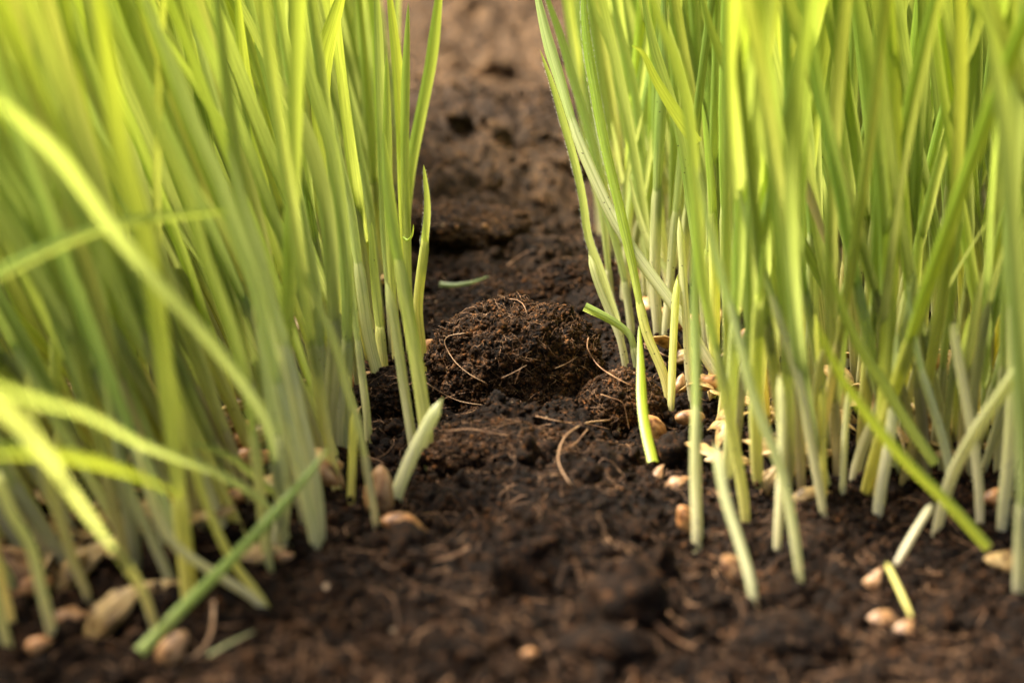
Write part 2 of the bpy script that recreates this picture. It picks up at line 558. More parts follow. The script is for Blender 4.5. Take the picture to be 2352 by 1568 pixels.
# ------------------------------------------------------------------ clods
def clod(u, v, rad, sc, label, seed, sink=0.35, ncr=2500, nfib=260, lift=0.0, sub=6, group=None):
    g = gdepth(v)
    p = at(u, v, g)
    z = float(ground_z(p[0], p[1]))
    base = (p[0], p[1], z + lift)
    root = thing('soil_clod', label, 'soil clod', base, group)
    V0, F0 = ico(sub)
    def shape(D):
        d_ = 1 + 0.10 * noise3(D[:, 0] * 1.3 + seed, D[:, 1] * 1.3, D[:, 2] * 1.3, 31) \
               + 0.11 * np.abs(noise3(D[:, 0] * 3.2 + seed, D[:, 1] * 3.2, D[:, 2] * 3.2, 32)) \
               + 0.06 * np.abs(noise3(D[:, 0] * 7 + seed, D[:, 1] * 7, D[:, 2] * 7, 33)) \
               + 0.035 * noise3(D[:, 0] * 16 + seed, D[:, 1] * 16, D[:, 2] * 16, 34) \
               + 0.02 * noise3(D[:, 0] * 34 + seed, D[:, 1] * 34, D[:, 2] * 34, 35)
        Q = D * d_[:, None] * rad * np.array(sc)
        Q[:, 2] += rad * sc[2] * (1 - sink) - rad * sc[2] * 0.55
        return Q
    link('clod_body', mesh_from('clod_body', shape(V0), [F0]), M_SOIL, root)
    from mathutils.bvhtree import BVHTree
    CLODS.append(BVHTree.FromPolygons([tuple(q) for q in (shape(V0) + np.array(base))], F0.tolist()))
    D = rng.normal(size=(ncr, 3)); D[:, 2] = np.abs(D[:, 2]) - 0.25; D /= np.linalg.norm(D, axis=1)[:, None]
    Q = shape(D)
    s = np.exp(rng.normal(math.log(0.00022), 0.45, ncr))
    V, F, _ = lumps(Q, s, 1)
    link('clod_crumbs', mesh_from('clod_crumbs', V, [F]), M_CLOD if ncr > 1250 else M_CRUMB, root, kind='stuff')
    D = rng.normal(size=(nfib, 3)); D[:, 2] = np.abs(D[:, 2]) - 0.1; D /= np.linalg.norm(D, axis=1)[:, None]
    VV, FF, CC, off = [], [], [], 0
    for k in range(nfib):
        d0 = D[k]; a = rng.normal(size=3); a -= a.dot(d0) * d0; a /= np.linalg.norm(a)
        b = np.cross(d0, a); kk = random.uniform(-1, 1)
        Ls = math.exp(random.gauss(math.log(0.0017), 0.6)) / rad
        tt = np.linspace(0, Ls, 6)
        path = d0 + tt[:, None] * a + (kk * tt ** 2 * 1.5)[:, None] * b
        path /= np.linalg.norm(path, axis=1)[:, None]
        q = shape(path); r = random.uniform(0.00002, 0.00005)
        q += path * (r + np.array([0, .0001, .0002, .0003, .0003, .0005])[:, None] * random.uniform(0, 1.4))
        Vt, Ft, Ct = tube(q, np.linspace(r, r * .5, 6), 3)
        VV.append(Vt); FF.append(Ft + off); CC.append(Ct + off); off += len(Vt)
    link('clod_fibres', mesh_from('clod_fibres', np.vstack(VV), [np.vstack(FF), np.vstack(CC)]), M_FIBRE, root, kind='stuff')
    return root

CLODS = []
def surf_point(u, v, toward=0.0):
    """where the line of sight through (u, v) meets the soil or a clod"""
    dd = np.linspace(0.12, 1.6, 4000)
    pts = EYE + dd[:, None] * (FW + UP * (784 - v) / FU + np.array([1, 0, 0]) * (u - 1176) / FU)
    below = pts[:, 2] < ground_z(pts[:, 0], pts[:, 1])
    k = int(np.argmax(below)); best = dd[k] if below.any() else gdepth(v)
    dirn = at(u, v, 1.0) - EYE
    ln = np.linalg.norm(dirn)
    for bvh in CLODS:
        hit = bvh.ray_cast(Vector(EYE), Vector(dirn / ln))
        if hit[0] is not None:
            best = min(best, hit[3] / ln)
    return at(u, v, best - toward)

clod(1186, 880, 0.0125, (1.05, 0.9, 0.95), 'large rounded fibrous clod of dark soil in the middle of the furrow', 3.1, ncr=11000, nfib=1000, lift=0.0005)
clod(1345, 880, 0.0068, (0.9, 1.1, 0.75), 'low dark lump pressed against the shady flank of the large rounded clod', 8.3, ncr=2000, nfib=350, lift=-0.0012)
clod(1425, 930, 0.0056, (1.15, 1.0, 0.95), 'small crumbly clod beside the hanging yellow leaf', 14.7, ncr=2400, nfib=350)
clod(905, 925, 0.0050, (1.1, 1.0, 0.95), 'dark crumbly clod lodged at the foot of the sunlit bank', 21.9, ncr=1200, nfib=60)
clod(1140, 1035, 0.0078, (1.4, 0.95, 0.42), 'flattened hump of soil with root hairs in front of the large rounded clod', 27.2, ncr=2600, nfib=500, lift=-0.0018)
clod(1800, 1460, 0.0046, (1.4, 1.0, 0.8), 'blurred lump of soil below the shaded bank, nearest the camera', 33.3, ncr=500, nfib=30, sub=5)
clod(1385, 1520, 0.0030, (1.7, 1.0, 0.8), 'small pale grey crumb of soil at the very front of the furrow', 39.3, ncr=100, nfib=10, sub=4)
clod(1050, 560, 0.0100, (1.5, 1.1, 0.42), 'broad clod behind the small green leaf scrap', 44.3, ncr=2600, nfib=150, lift=-0.001)
clod(1160, 650, 0.0075, (1.5, 0.9, 0.55), 'uneven lump of soil in the hollow between the broad clod and the rounded clod', 49.3, ncr=1800, nfib=120, lift=-0.001)
clod(1330, 640, 0.0080, (1.2, 0.9, 0.7), 'dark lump of soil in the hollow at the foot of the shaded bank', 53.3, ncr=1800, nfib=100, lift=-0.001)

# ------------------------------------------------------------------ shoots
def shoot_geometry(P, w, sheath_len, face, leaf=True, tip=0.22, tint=(1, 1, 1), curl=None, sheath_tip=True, cut=False, h0=0.0, nring=26):
    """P: centre line from the foot up (metres, absolute). Returns (sheath V,F,h,across), (leaf ...)"""
    P = smooth_path(P, 90)
    s = np.concatenate([[0], np.cumsum(np.linalg.norm(np.diff(P, axis=0), axis=1))])
    L = s[-1]
    def sub(a, b, n):
        t = np.linspace(a, b, n)
        return np.stack([np.interp(t, s, P[:, k]) for k in range(3)], 1), t
    res = []
    if sheath_len > 0.002:
        se = min(sheath_len, L)
        Q, t = sub(0, se, nring // 2 + 3)
        T, N, B = frames(Q, face)
        f = t / se
        r = w * 0.5 * (0.62 + 0.38 * np.clip(f / 0.25, 0, 1))
        r = r * np.where(f > 0.86, np.sqrt(np.clip(1 - ((f - 0.86) / 0.14) ** 2 * (0.55 if leaf and se < L else 0.985), 0, 1)), 1)
        a = np.linspace(0, 2 * math.pi, 10, endpoint=False)
        fl = 0.85
        V = Q[:, None] + r[:, None, None] * (np.cos(a)[None, :, None] * B[:, None] + fl * np.sin(a)[None, :, None] * N[:, None])
        # oblique lip at the top
        V[-1] += (T[-1][None] * (np.sin(a) * -0.35 * w)[:, None])
        V = V.reshape(-1, 3)
        F = grid_faces(len(Q), 10, True)
        res.append((V, F, np.repeat(t + h0, 10), np.tile(np.abs(a / math.pi - 1), len(Q))))
    else:
        res.append(None)
    if leaf and L > sheath_len + 0.003:
        a0 = max(0.0, sheath_len - 0.006)
        Q, t = sub(a0, L, nring)
        T, N, B = frames(Q, face)
        f = (t - a0) / (L - a0)
        m = 9
        phi = 5.4 + (1.3 - 5.4) * np.clip((f - 0.08) / 0.5, 0, 1) ** 0.9 if curl is None else np.full(len(f), curl)
        wid = np.full(len(f), w * 1.05)
        if sheath_len > 0.002:
            wid = wid * (0.50 + 0.50 * np.clip((t - a0) / 0.016, 0, 1) ** 0.8)
        if not cut:
            wid = wid * np.clip(((L - t) / (tip * 0.06 + 1e-6)), 0, 1) ** 0.55 + 1e-5
        phi = np.broadcast_to(phi, len(f))
        arc = wid * phi / (2 * np.sin(np.minimum(phi, math.pi) / 2))
        k = np.linspace(-0.5, 0.5, m)
        ang = k[None] * phi[:, None]
        rr = (arc / phi)[:, None]
        off_b = rr * np.sin(ang)
        off_n = rr * (np.cos(ang) - 1) + rr * (1 - np.cos(phi[:, None] / 2)) * 0.5
        V = Q[:, None] + off_b[..., None] * B[:, None] + off_n[..., None] * N[:, None]
        res.append((V.reshape(-1, 3), grid_faces(len(Q), m, False), np.repeat(t + h0, m), np.tile(k + 0.5, len(Q))))
    else:
        res.append(None)
    return res

def part_mesh(name, geo, origin, tint):
    V, F, h, ac = geo
    n = len(V)
    return mesh_from(name, V - np.asarray(origin), [F], attrs={
        'h': ('FLOAT', h), 'across': ('FLOAT', ac), 'tint': ('FLOAT_COLOR', np.tile([*tint, 1], (n, 1)))})

GREEN, LIME, YEL, PALE, OLIVE, PINK, WHITE, BLUE, BROWN = ((1, 1, 1), (1.2, 1.18, 0.8), (1.42, 1.34, 0.68), (1.12, 1.12, 1.12), (0.84, 0.84, 0.86),
                                                           (1.2, 1.08, 1.0), (1.2, 1.2, 1.32), (1.25, 1.28, 1.2), (1.0, 0.88, 0.85))
N_SHOOTS = 0
FEET = []
from mathutils import Matrix
def hair_mesh(G, n):
    """fine down standing off both edges and the back of a leaf; G is rows x 9 x 3"""
    VV, FF, CC, off = [], [], [], 0
    for k in range(n):
        i = random.uniform(3, len(G) - 2.01); i0 = int(i); f = i - i0
        j = random.choice((0, 8, 0, 8, random.randrange(9)))
        p = G[i0, j] * (1 - f) + G[i0 + 1, j] * f
        c = (G[i0] * (1 - f) + G[i0 + 1] * f).mean(0)
        up = G[i0 + 1, 4] - G[i0, 4]; up /= np.linalg.norm(up)
        o = p - c; o /= np.linalg.norm(o) + 1e-9
        L = random.uniform(0.00012, 0.0003)
        q = np.array([p, p + L * .5 * (o + up * .3), p + L * (o * .9 + up * .6)])
        V, F, cap = tube(q, np.array([1, .7, .3]) * 0.000014, 3)
        VV.append(V); FF.append(F + off); CC.append(cap + off); off += len(V)
    return mesh_from('hairs', np.vstack(VV), [np.vstack(FF), np.vstack(CC)])

def add_shoot(P, w, sheath_len, label, tint=GREEN, face=None, group=None, name='wheat_shoot', cat='wheat shoot', jitter=0.06, hs=1.0, hairs=0, **kw):
    global N_SHOOTS
    P = np.asarray(P, float)
    if face is None:
        mid = P[len(P) // 2]
        face = EYE - mid
        face = face / np.linalg.norm(face)
        face = face + np.array([random.uniform(-.35, .35), 0, 0])
        face /= np.linalg.norm(face)
    lum = 1 + random.uniform(-2, 1.2) * jitter
    t = tuple(min(2.2, max(0.3, c * lum * (1 + random.uniform(-jitter, jitter) * .5))) for c in tint)
    sh, lf = shoot_geometry(P, w, sheath_len, face, tint=t, **kw)
    FEET.append(P[0] if sheath_len > 0 else None)
    for g_ in (sh, lf):
        if g_: g_[2][:] = g_[2] * hs
    root = thing(name, label, cat, tuple(P[0]), group)
    if sh: link('sheath', part_mesh('sheath', sh, P[0], t), M_SHEATH, root)
    if lf:
        lo = link('leaf', part_mesh('leaf', lf, P[0], t), M_LEAF, root)
        if hairs:
            link('hairs', hair_mesh(lf[0].reshape(-1, 9, 3), hairs) , M_HAIR, lo, kind='stuff')
            lo.children[0].data.transform(Matrix.Translation(-Vector(P[0])))
    N_SHOOTS += 1
    return root

def trace(pts, wu, d0=None, d1=None, rooted=True, dm=None):
    """pixels of the print -> a line in space: foot on the ground (or at depth d0), tip at depth d1"""
    u, v = pts[0]
    if d0 is None:
        d0 = gdepth(v)
        for _ in range(3):
            p = at(u, v, d0); d0 = gdepth(v, float(ground_z(p[0], p[1])))
    if d1 is None:
        d1 = d0
    q = np.array(pts, float)
    s = np.concatenate([[0], np.cumsum(np.hypot(*np.diff(q, axis=0).T))]); s /= s[-1]
    P = [at(a, b, d0 + (d1 - d0) * k) for (a, b), k in zip(pts, s)]
    w = wu / FU * (d0 + d1) / 2 * (0.92 if d0 > 0.222 else 0.80)
    if rooted:
        dirn = P[0] - P[1]; dirn /= np.linalg.norm(dirn)
        P = [P[0] + dirn * 0.0035] + P
    return P, w

# label, tint, width in px, sheath length mm, points foot->tip, foot depth, tip depth, extra
TR = [
 # -- sunlit bank, furrow edge
 ('short upright shoot with a rounded tip standing alone beside the round pale grain', LIME, 26, 27, [(968,800),(960,700),(976,560),(982,470),(973,378)], .283, .277, {'hairs': 300}),
 ('tall shoot arching away over the open furrow from the sunlit bank', LIME, 27, 16, [(925,700),(930,520),(940,400),(965,270),(990,140),(1006,10),(1016,-80)], .315, .30, {}),
 ('broad soft shoot rising behind the slanting whitish sheath', LIME, 36, 34, [(985,1060),(975,960),(948,780),(915,590),(893,440),(880,300)], .240, .243, {}),
 ('pale stem ending in a blunt whitish tip, just in front of the broad soft shoot', PALE, 25, 60, [(950,1035),(928,890),(906,740),(888,645)], .243, .245, {'leaf': False}),
 ('slanting whitish open sheath leaning towards the furrow', WHITE, 34, 60, [(908,1145),(940,1060),(975,990),(1012,922)], .223, .222, {'leaf': False}),
 ('short yellow-green shoot, upright twin of the pinkish leaning one', YEL, 24, 60, [(806,1142),(810,1040),(814,935)], .222, .222, {'leaf': False}),
 ('pinkish shoot with a yellow foot leaning back beside the upright pink grain', PINK, 24, 14, [(862,1192),(845,1090),(824,975),(801,905),(768,785),(708,650),(666,548)], .213, .205, {}),
 ('pointed shoot with its tip in sharp focus behind the dark crumbly clod', LIME, 27, 14, [(880,845),(866,690),(856,590),(853,508)], .279, .279, {}),
 ('pale stem leaning back from the dark crumbly clod', PALE, 30, 26, [(874,890),(846,770),(828,640),(806,500),(780,380),(760,240)], .262, .262, {}),
 ('slender pale stem standing left of the dark crumbly clod', PALE, 20, 20, [(842,948),(830,850),(818,750),(800,600),(790,480)], .250, .25, {}),
 ('dark green shoot crossing the sunlit bank from its foot up to the top edge', OLIVE, 34, 22, [(792,960),(798,680),(782,470),(760,330),(735,250),(708,150),(675,20),(655,-60)], .247, .235, {}),
 ('wide grey-green shoot bending back through the middle of the sunlit bank', OLIVE, 40, 25, [(752,1010),(768,800),(762,650),(748,480),(728,390),(700,300),(663,222),(600,130)], .238, .222, {}),
 ('broad glowing yellow leaf flaring at the top of the sunlit bank', YEL, 46, 10, [(775,720),(760,480),(738,260),(742,140),(775,20),(800,-60)], .275, .262, {'curl': 0.9}),
 ('bright yellow shoot close behind the pointed tall shoot', YEL, 26, 12, [(938,700),(930,500),(922,300),(912,140),(897,10),(890,-60)], .295, .290, {}),
 ('tall shoot whose pointed tip just reaches the top of the picture', LIME, 21, 14, [(938,660),(930,420),(931,200),(938,6)], .290, .288, {}),
 ('shoot with its tip level with the yellow leaf, behind the furrow-edge shoots', LIME, 22, 14, [(908,770),(896,560),(890,350),(888,118)], .288, .284, {}),
 ('straight dark-edged shoot beside the one with the low tip', GREEN, 24, 14, [(900,750),(885,520),(876,240),(866,0),(860,-70)], .292, .285, {}),
 ('blurred yellow-striped shoot near the back of the sunlit bank', YEL, 22, 14, [(890,580),(874,300),(864,100),(848,-40)], .335, .33, {}),
 ('narrow green shoot fading back from the dark crumbly clod', GREEN, 20, 14, [(872,700),(846,468),(820,330),(792,190),(772,60),(765,-40)], .31, .30, {}),
 ('tiny bright curled leaf bud sticking out over the furrow', YEL, 14, 0, [(925,545),(936,552),(946,540),(950,515)], .268, .266, {'rooted': False, 'curl': 2.4}),
 # -- sunlit bank, foreground
 ('long out-of-focus shoot running diagonally across the whole sunlit bank', PALE, 38, 20, [(648,1240),(640,1120),(612,975),(565,891),(468,766),(351,638),(242,505),(129,351),(0,234),(-60,190)], .205, .142, {}),
 ('bent leaf lying almost level across the sunlit bank', PALE, 30, 0, [(-260,900),(-120,700),(23,615),(133,562),(234,523),(331,503),(530,484)], .135, .185, {'rooted': False}),
 ('widest glowing yellow shoot, blurred, at the top corner of the sunlit bank', YEL, 50, 18, [(430,1320),(385,900),(335,560),(278,350),(248,150),(215,-60)], .190, .165, {'curl': 0.9}),
 ('light green shoot slanting beside the widest glowing shoot', LIME, 34, 22, [(612,1260),(560,860),(468,587),(429,450),(370,312),(304,156),(242,20),(215,-60)], .20, .185, {}),
 ('pale broad shoot leaning from the front edge of the sunlit bank', PALE, 38, 26, [(722,1235),(690,1080),(640,890),(585,665),(546,548),(500,410),(440,273),(390,137),(335,10),(310,-60)], .205, .19, {}),
 ('slim bright-edged shoot in the upper middle of the sunlit bank', PALE, 22, 16, [(620,900),(560,500),(507,273),(468,136),(440,10),(425,-60)], .255, .24, {}),
 ('yellow shoot between grey-green ones at the top of the sunlit bank', YEL, 28, 16, [(650,880),(610,480),(585,273),(561,160),(546,0),(540,-60)], .262, .25, {}),
 ('deep green shoot darkest near the top corner of the sunlit bank', OLIVE, 42, 22, [(300,1200),(220,700),(144,351),(97,195),(58,30),(40,-60)], .20, .185, {}),
 ('thin light shoot with a glinting edge near the top corner', PALE, 20, 18, [(330,1050),(240,620),(171,312),(129,156),(86,20),(66,-60)], .235, .225, {}),
 ('thick pale shoot starting among husks and coming towards the lens', WHITE, 32, 30, [(352,1428),(312,1328),(234,1225),(150,1110),(75,1005),(-10,925),(-80,880)], .187, .115, {}),
 ('bluish green strip of leaf crossing low over the other stems', BLUE, 23, 12, [(655,1218),(600,1148),(507,1090),(390,1045),(312,1012),(203,952),(97,920),(0,890),(-70,860)], .205, .125, {}),
 ('low leaf with a bright green tip reaching in from the picture edge', LIME, 34, 0, [(-260,1180),(-120,1060),(0,1035),(156,1047),(273,1078),(370,1117),(408,1142)], .125, .165, {'rooted': False}),
 ('pale strip of leaf bridging above the bluish one', PALE, 20, 0, [(645,1142),(585,1093),(526,1047),(437,1015),(380,1005)], .205, .19, {'rooted': False}),
 ('yellowish stem bowed at its foot near the dark soil', YEL, 24, 30, [(608,1388),(545,1305),(500,1222),(455,1100),(425,980),(400,850)], .19, .185, {}),
 ('pale stem curving along the ground under the yellowish bowed stem', PALE, 26, 30, [(600,1390),(540,1345),(448,1288),(390,1238),(350,1150),(310,1000)], .189, .18, {}),
 ('cut green leaf lying slantwise over the front edge of the sunlit bank', BLUE, 30, 0, [(320,1496),(448,1366),(546,1269),(660,1145),(762,1022)], .176, .196, {'rooted': False, 'curl': 1.6}),
 ('pinkish stem between the two biggest husks', PINK, 32, 30, [(198,1358),(172,1300),(144,1210),(110,1110),(85,1000),(60,850)], .195, .18, {}),
 ('pale stem standing in the pink grains at the picture edge', PALE, 32, 26, [(118,1450),(94,1347),(70,1253),(23,1171),(-20,1050)], .183, .17, {}),
 ('dim green stem at the lower picture corner', GREEN, 28, 20, [(20,1495),(-10,1380),(-50,1250)], .18, .17, {}),
 ('faint stem just above the dim green one in the corner', PINK, 28, 20, [(28,1432),(-5,1300),(-40,1150)], .187, .175, {}),
 ('short dark green stem in the gap below the bright leaf tip', GREEN, 24, 18, [(454,1240),(432,1100),(412,950),(385,780)], .208, .2, {}),
 ('grey-green stem splitting the cluster behind the thick pale shoot', OLIVE, 30, 24, [(392,1337),(350,1240),(300,1130),(262,1000),(225,820)], .195, .185, {}),
 ('tapering stem at the outer corner of the sunlit bank, foot bare on the soil', PALE, 40, 30, [(735,1248),(728,1150),(712,1050),(688,950),(655,800),(610,650),(560,480),(520,330)], .207, .2, {}),
 ('soft wide stem just behind the tapering corner stem', PALE, 42, 26, [(700,1190),(690,1100),(672,1000),(640,850),(596,690),(540,520)], .215, .205, {}),
 ('swollen pale stem foot behind the cut green leaf', PALE, 46, 18, [(640,1248),(650,1150),(645,1050),(620,900),(590,740)], .207, .205, {}),
 ('straight grey-green stem behind the corner of the sunlit bank', OLIVE, 30, 20, [(745,1002),(742,900),(735,800),(720,640),(690,450)], .24, .235, {}),
 ('pale green stem foot tucked behind the yellow twin shoot', PALE, 28, 20, [(776,998),(782,900),(772,800),(755,650)], .242, .24, {}),
 ('dark green stem with a crease deep inside the sunlit bank', GREEN, 24, 12, [(720,740),(712,600),(695,440),(672,330),(650,200),(640,60)], .30, .29, {}),
 ('short yellowish stem among scattered husks', YEL, 22, 14, [(742,820),(735,700),(722,560),(700,420)], .285, .28, {}),
 ('speckled pale stem seen low between blurred leaves', WHITE, 26, 20, [(578,900),(580,830),(572,700),(560,560)], .265, .26, {}),
 # -- shaded bank, furrow edge
 ('long pale smooth stem crossing in front of the shaded bank in sharp focus', WHITE, 29, 58, [(1712,935),(1640,850),(1577,742),(1541,692),(1472,599),(1415,512),(1355,385),(1318,290),(1288,190),(1260,100),(1236,0),(1224,-60)], .262, .274, {'hs': 0.33}),
 ('green leaf with a folded tip leaning out furthest over the furrow', GREEN, 19, 8, [(1420,742),(1400,680),(1378,614),(1352,545),(1338,450),(1318,360),(1292,270),(1268,190),(1240,114)], .291, .277, {'curl': 2.0, 'hairs': 900}),
 ('short pale sheath hugging the foot of the folded green leaf', PALE, 20, 60, [(1428,790),(1403,725),(1373,650),(1353,583)], .283, .284, {'leaf': False}),
 ('slender shoot seen just beyond the long pale smooth stem', GREEN, 20, 14, [(1450,755),(1435,650),(1415,560),(1391,480),(1366,360),(1340,255),(1313,170),(1283,70),(1258,0),(1245,-60)], .302, .298, {'hairs': 500}),
 ('thin shoot with a rounded tip beside the slender one', GREEN, 18, 12, [(1405,705),(1385,500),(1362,370),(1325,225),(1295,147)], .312, .304, {}),
 ('upright yellow-green shoot with a finely hairy edge at the furrow side of the shaded bank', LIME, 24, 22, [(1528,872),(1487,770),(1469,695),(1451,605),(1427,500),(1405,405),(1386,320),(1366,210),(1347,90),(1340,0),(1338,-60)], .265, .268, {'hairs': 1100}),
 ('cut green stub pointing out over the furrow beside the rounded clod', GREEN, 22, 12, [(1456,800),(1440,762),(1400,733),(1343,704)], .272, .272, {'cut': True, 'curl': 5.6, 'hs': 1.6}),
 ('yellow leaf hanging forward with its torn end on the soil', (1.8, 1.5, 0.7), 25, 0, [(1500,1060),(1484,990),(1475,920),(1472,830),(1468,746)], .238, .256, {'rooted': False, 'curl': 1.6}),
 ('stout upright stem with a brown stripe inside the shaded bank', OLIVE, 29, 30, [(1511,752),(1504,640),(1508,470),(1514,300),(1522,140),(1525,-40)], .293, .288, {}),
 ('in-focus yellow-green stem with a pointed top standing on the soil', LIME, 20, 60, [(1541,942),(1545,820),(1550,720),(1556,636)], .260, .262, {'leaf': False}),
 ('whitish stem with soil stuck to its foot', WHITE, 20, 40, [(1592,942),(1581,850),(1577,755),(1570,640),(1560,500)], .262, .262, {}),
 ('pale stem just behind the long diagonal one', PALE, 22, 26, [(1529,760),(1538,650),(1546,540),(1560,400),(1570,250)], .292, .29, {}),
 ('blurred upright stem with a green middle and bare foot at the furrow corner', GREEN, 33, 22, [(1601,1222),(1597,1074),(1600,894),(1598,740),(1592,545)], .212, .218, {}),
 ('leaning pale stub in front of all other stems of the shaded bank', PALE, 30, 60, [(1728,1356),(1700,1250),(1665,1140),(1643,1018)], .194, .20, {'leaf': False}),
 ('long blurred shoot sweeping up from behind the corner stem to the top edge', LIME, 33, 28, [(1708,1146),(1680,985),(1645,800),(1615,640),(1598,450),(1583,270),(1552,140),(1508,30),(1480,-60)], .219, .208, {}),
 ('foremost slanting stem of the shaded bank with a pinkish foot', PALE, 30, 40, [(1834,1298),(1798,1095),(1732,919),(1702,790),(1660,640),(1625,500),(1600,380)], .201, .20, {}),
 ('short stem standing close behind the foremost slanting one', PALE, 25, 30, [(1786,1232),(1792,1100),(1796,960),(1790,860)], .209, .21, {}),
 ('pale slanting stem with its foot beside the golden husk', PALE, 28, 34, [(1890,1170),(1860,1003),(1838,883),(1800,760),(1760,640),(1718,520),(1690,400)], .217, .212, {}),
 ('long bent yellow-green shoot lying forward onto the bare soil', YEL, 30, 0, [(2270,1258),(2181,1159),(2077,1055),(1999,961),(1937,873),(1895,790),(1872,730)], .198, .190, {'rooted': False, 'curl': 2.6}),
 ('green shoot running parallel behind the long bent one', GREEN, 30, 0, [(2148,1064),(2077,961),(2025,873),(1973,795),(1925,680),(1900,585)], .215, .205, {'rooted': False, 'curl': 2.6}),
 ('thick whitish stem leaning out of the picture over the bare soil', WHITE, 36, 50, [(2178,1115),(2233,1003),(2311,888),(2380,790)], .212, .195, {}),
 ('thickest upright cream stem at the picture edge', PALE, 42, 34, [(2306,1155),(2321,1013),(2330,805),(2322,600),(2330,400),(2345,100),(2350,-60)], .214, .195, {}),
 ('short pinkish white stem beside the thickest cream one', WHITE, 28, 30, [(2250,1155),(2240,1039),(2215,900),(2180,700)], .215, .212, {}),
 ('broken white piece of stem propped on the dark soil', WHITE, 22, 60, [(2058,1294),(2100,1222),(2140,1158)], .199, .205, {'leaf': False, 'rooted': False}),
 ('small yellow snippet of stem on the dark soil near the pink grains', YEL, 15, 60, [(2093,1414),(2066,1355),(2036,1292)], .188, .193, {'leaf': False, 'rooted': False}),
 ('white bare sheath pointing down into the dark soil', WHITE, 34, 22, [(2022,1128),(2042,1020),(2052,935),(2060,760)], .219, .216, {}),
 ('white stem foot behind the crossing green shoots', WHITE, 25, 22, [(2178,1062),(2140,925),(2108,820),(2080,640)], .226, .222, {}),
 ('thin short pale stem in the dark gap of the shaded bank', PALE, 17, 18, [(1937,1088),(1942,980),(1952,880)], .226, .225, {}),
 ('bulging pale stem beside the white bare sheath', PALE, 30, 24, [(1978,1036),(2025,925),(2068,790),(2100,620)], .232, .225, {}),
 ('straight wide straw-yellow shoot in the middle of the shaded bank', YEL, 38, 10, [(2030,960),(2046,650),(2050,400),(2050,200),(2046,40),(2044,-60)], .225, .215, {}),
 ('olive stem with a blunt brownish top leaning across the shaded bank', BROWN, 24, 70, [(1900,560),(1840,405),(1781,315),(1712,211)], .238, .235, {'leaf': False, 'rooted': False}),
 ('dull green leaf crossing below the blunt brownish stem', OLIVE, 26, 0, [(1930,720),(1835,545),(1770,410),(1690,210),(1630,60),(1600,-60)], .245, .235, {'rooted': False}),
 ('yellow leaf tip folded and glowing in the upper part of the shaded bank', YEL, 30, 0, [(1600,330),(1560,270),(1510,190),(1475,120),(1450,105)], .262, .258, {'rooted': False, 'curl': 0.8}),
 ('small white-tipped leaf at the back of the furrow side', PALE, 18, 12, [(1540,640),(1490,560),(1460,470),(1445,398)], .31, .305, {}),
 ('bright green stem standing deep in the shaded bank', LIME, 24, 20, [(2078,860),(2098,700),(2112,560),(2120,420)], .245, .24, {}),
 ('outer blurred grey-green leaf filling the top corner', OLIVE, 46, 16, [(2350,1090),(2345,900),(2330,600),(2310,300),(2270,60),(2250,-60)], .19, .165, {}),
 ('tapering yellow-green stub by the bent shoot', YEL, 22, 60, [(1890,930),(1885,850),(1878,760),(1872,720)], .222, .222, {'leaf': False}),
 ('stem curving beside the upright beige husk', GREEN, 20, 18, [(1745,782),(1722,690),(1716,560),(1712,400),(1700,200),(1695,0)], .27, .268, {}),
 ('round-topped sheath standing behind the corner stem', OLIVE, 24, 60, [(1678,740),(1680,650),(1683,555)], .278, .278, {'leaf': False}),
 ('tall straight pale-edged shoot near the folded glowing tip', GREEN, 24, 16, [(1640,820),(1600,560),(1560,300),(1500,100),(1470,-60)], .272, .262, {}),
 ('slim green shoot bowing towards the furrow behind the hairy-edged one', GREEN, 19, 12, [(1480,640),(1470,420),(1440,240),(1400,100),(1365,20),(1350,-60)], .33, .32, {}),
 ('dark straight shoot at the back of the furrow side of the shaded bank', GREEN, 21, 12, [(1500,630),(1480,400),(1455,200),(1420,60),(1400,-60)], .325, .315, {}),
]
for (lab, tint, wu, sl, pts, d0, d1, ex) in TR:
    ex = dict(ex)
    rooted = ex.pop('rooted', True)
    P, w = trace(pts, wu, d0, d1, rooted)
    if rooted:
        g = float(ground_z(P[1][0], P[1][1]))
        if P[1][2] > g - 0.001:      # carry the foot down into the soil
            dn = P[0] - P[1]
            dn = dn / np.linalg.norm(dn)
            dn = np.array([dn[0] * .5, dn[1] * .5, -1.0]); dn /= np.linalg.norm(dn)
            P[0] = P[1] + dn * (P[1][2] - g + 0.004)
    if not rooted and sl == 0: ex.setdefault('h0', 0.045)
    if tint in (PALE, WHITE, BLUE): ex.setdefault('hs', 0.7)
    nm = 'wheat_shoot'
    ct = 'wheat shoot'
    if not rooted:
        nm, ct = ('loose_leaf', 'wheat leaf') if sl == 0 else ('stem_piece', 'wheat stem')
    add_shoot(P, w, sl / 1000, lab, tint, name=nm, cat=ct, **ex)

# --- the two banks: every other shoot
def edge_x(side, y):
    # furrow side boundary of each bank
    if side < 0:
        return -(0.0225 + 0.006 * np.clip((y - 0.30) / 0.15, 0, 1) + 0.012 * np.clip((0.215 - y) / 0.03, 0, 1))
    return 0.0255 + 0.0 * y + 0.020 * np.clip((0.222 - y) / 0.02, 0, 1) - 0.005 * np.clip((y - 0.27) / 0.02, 0, 1)

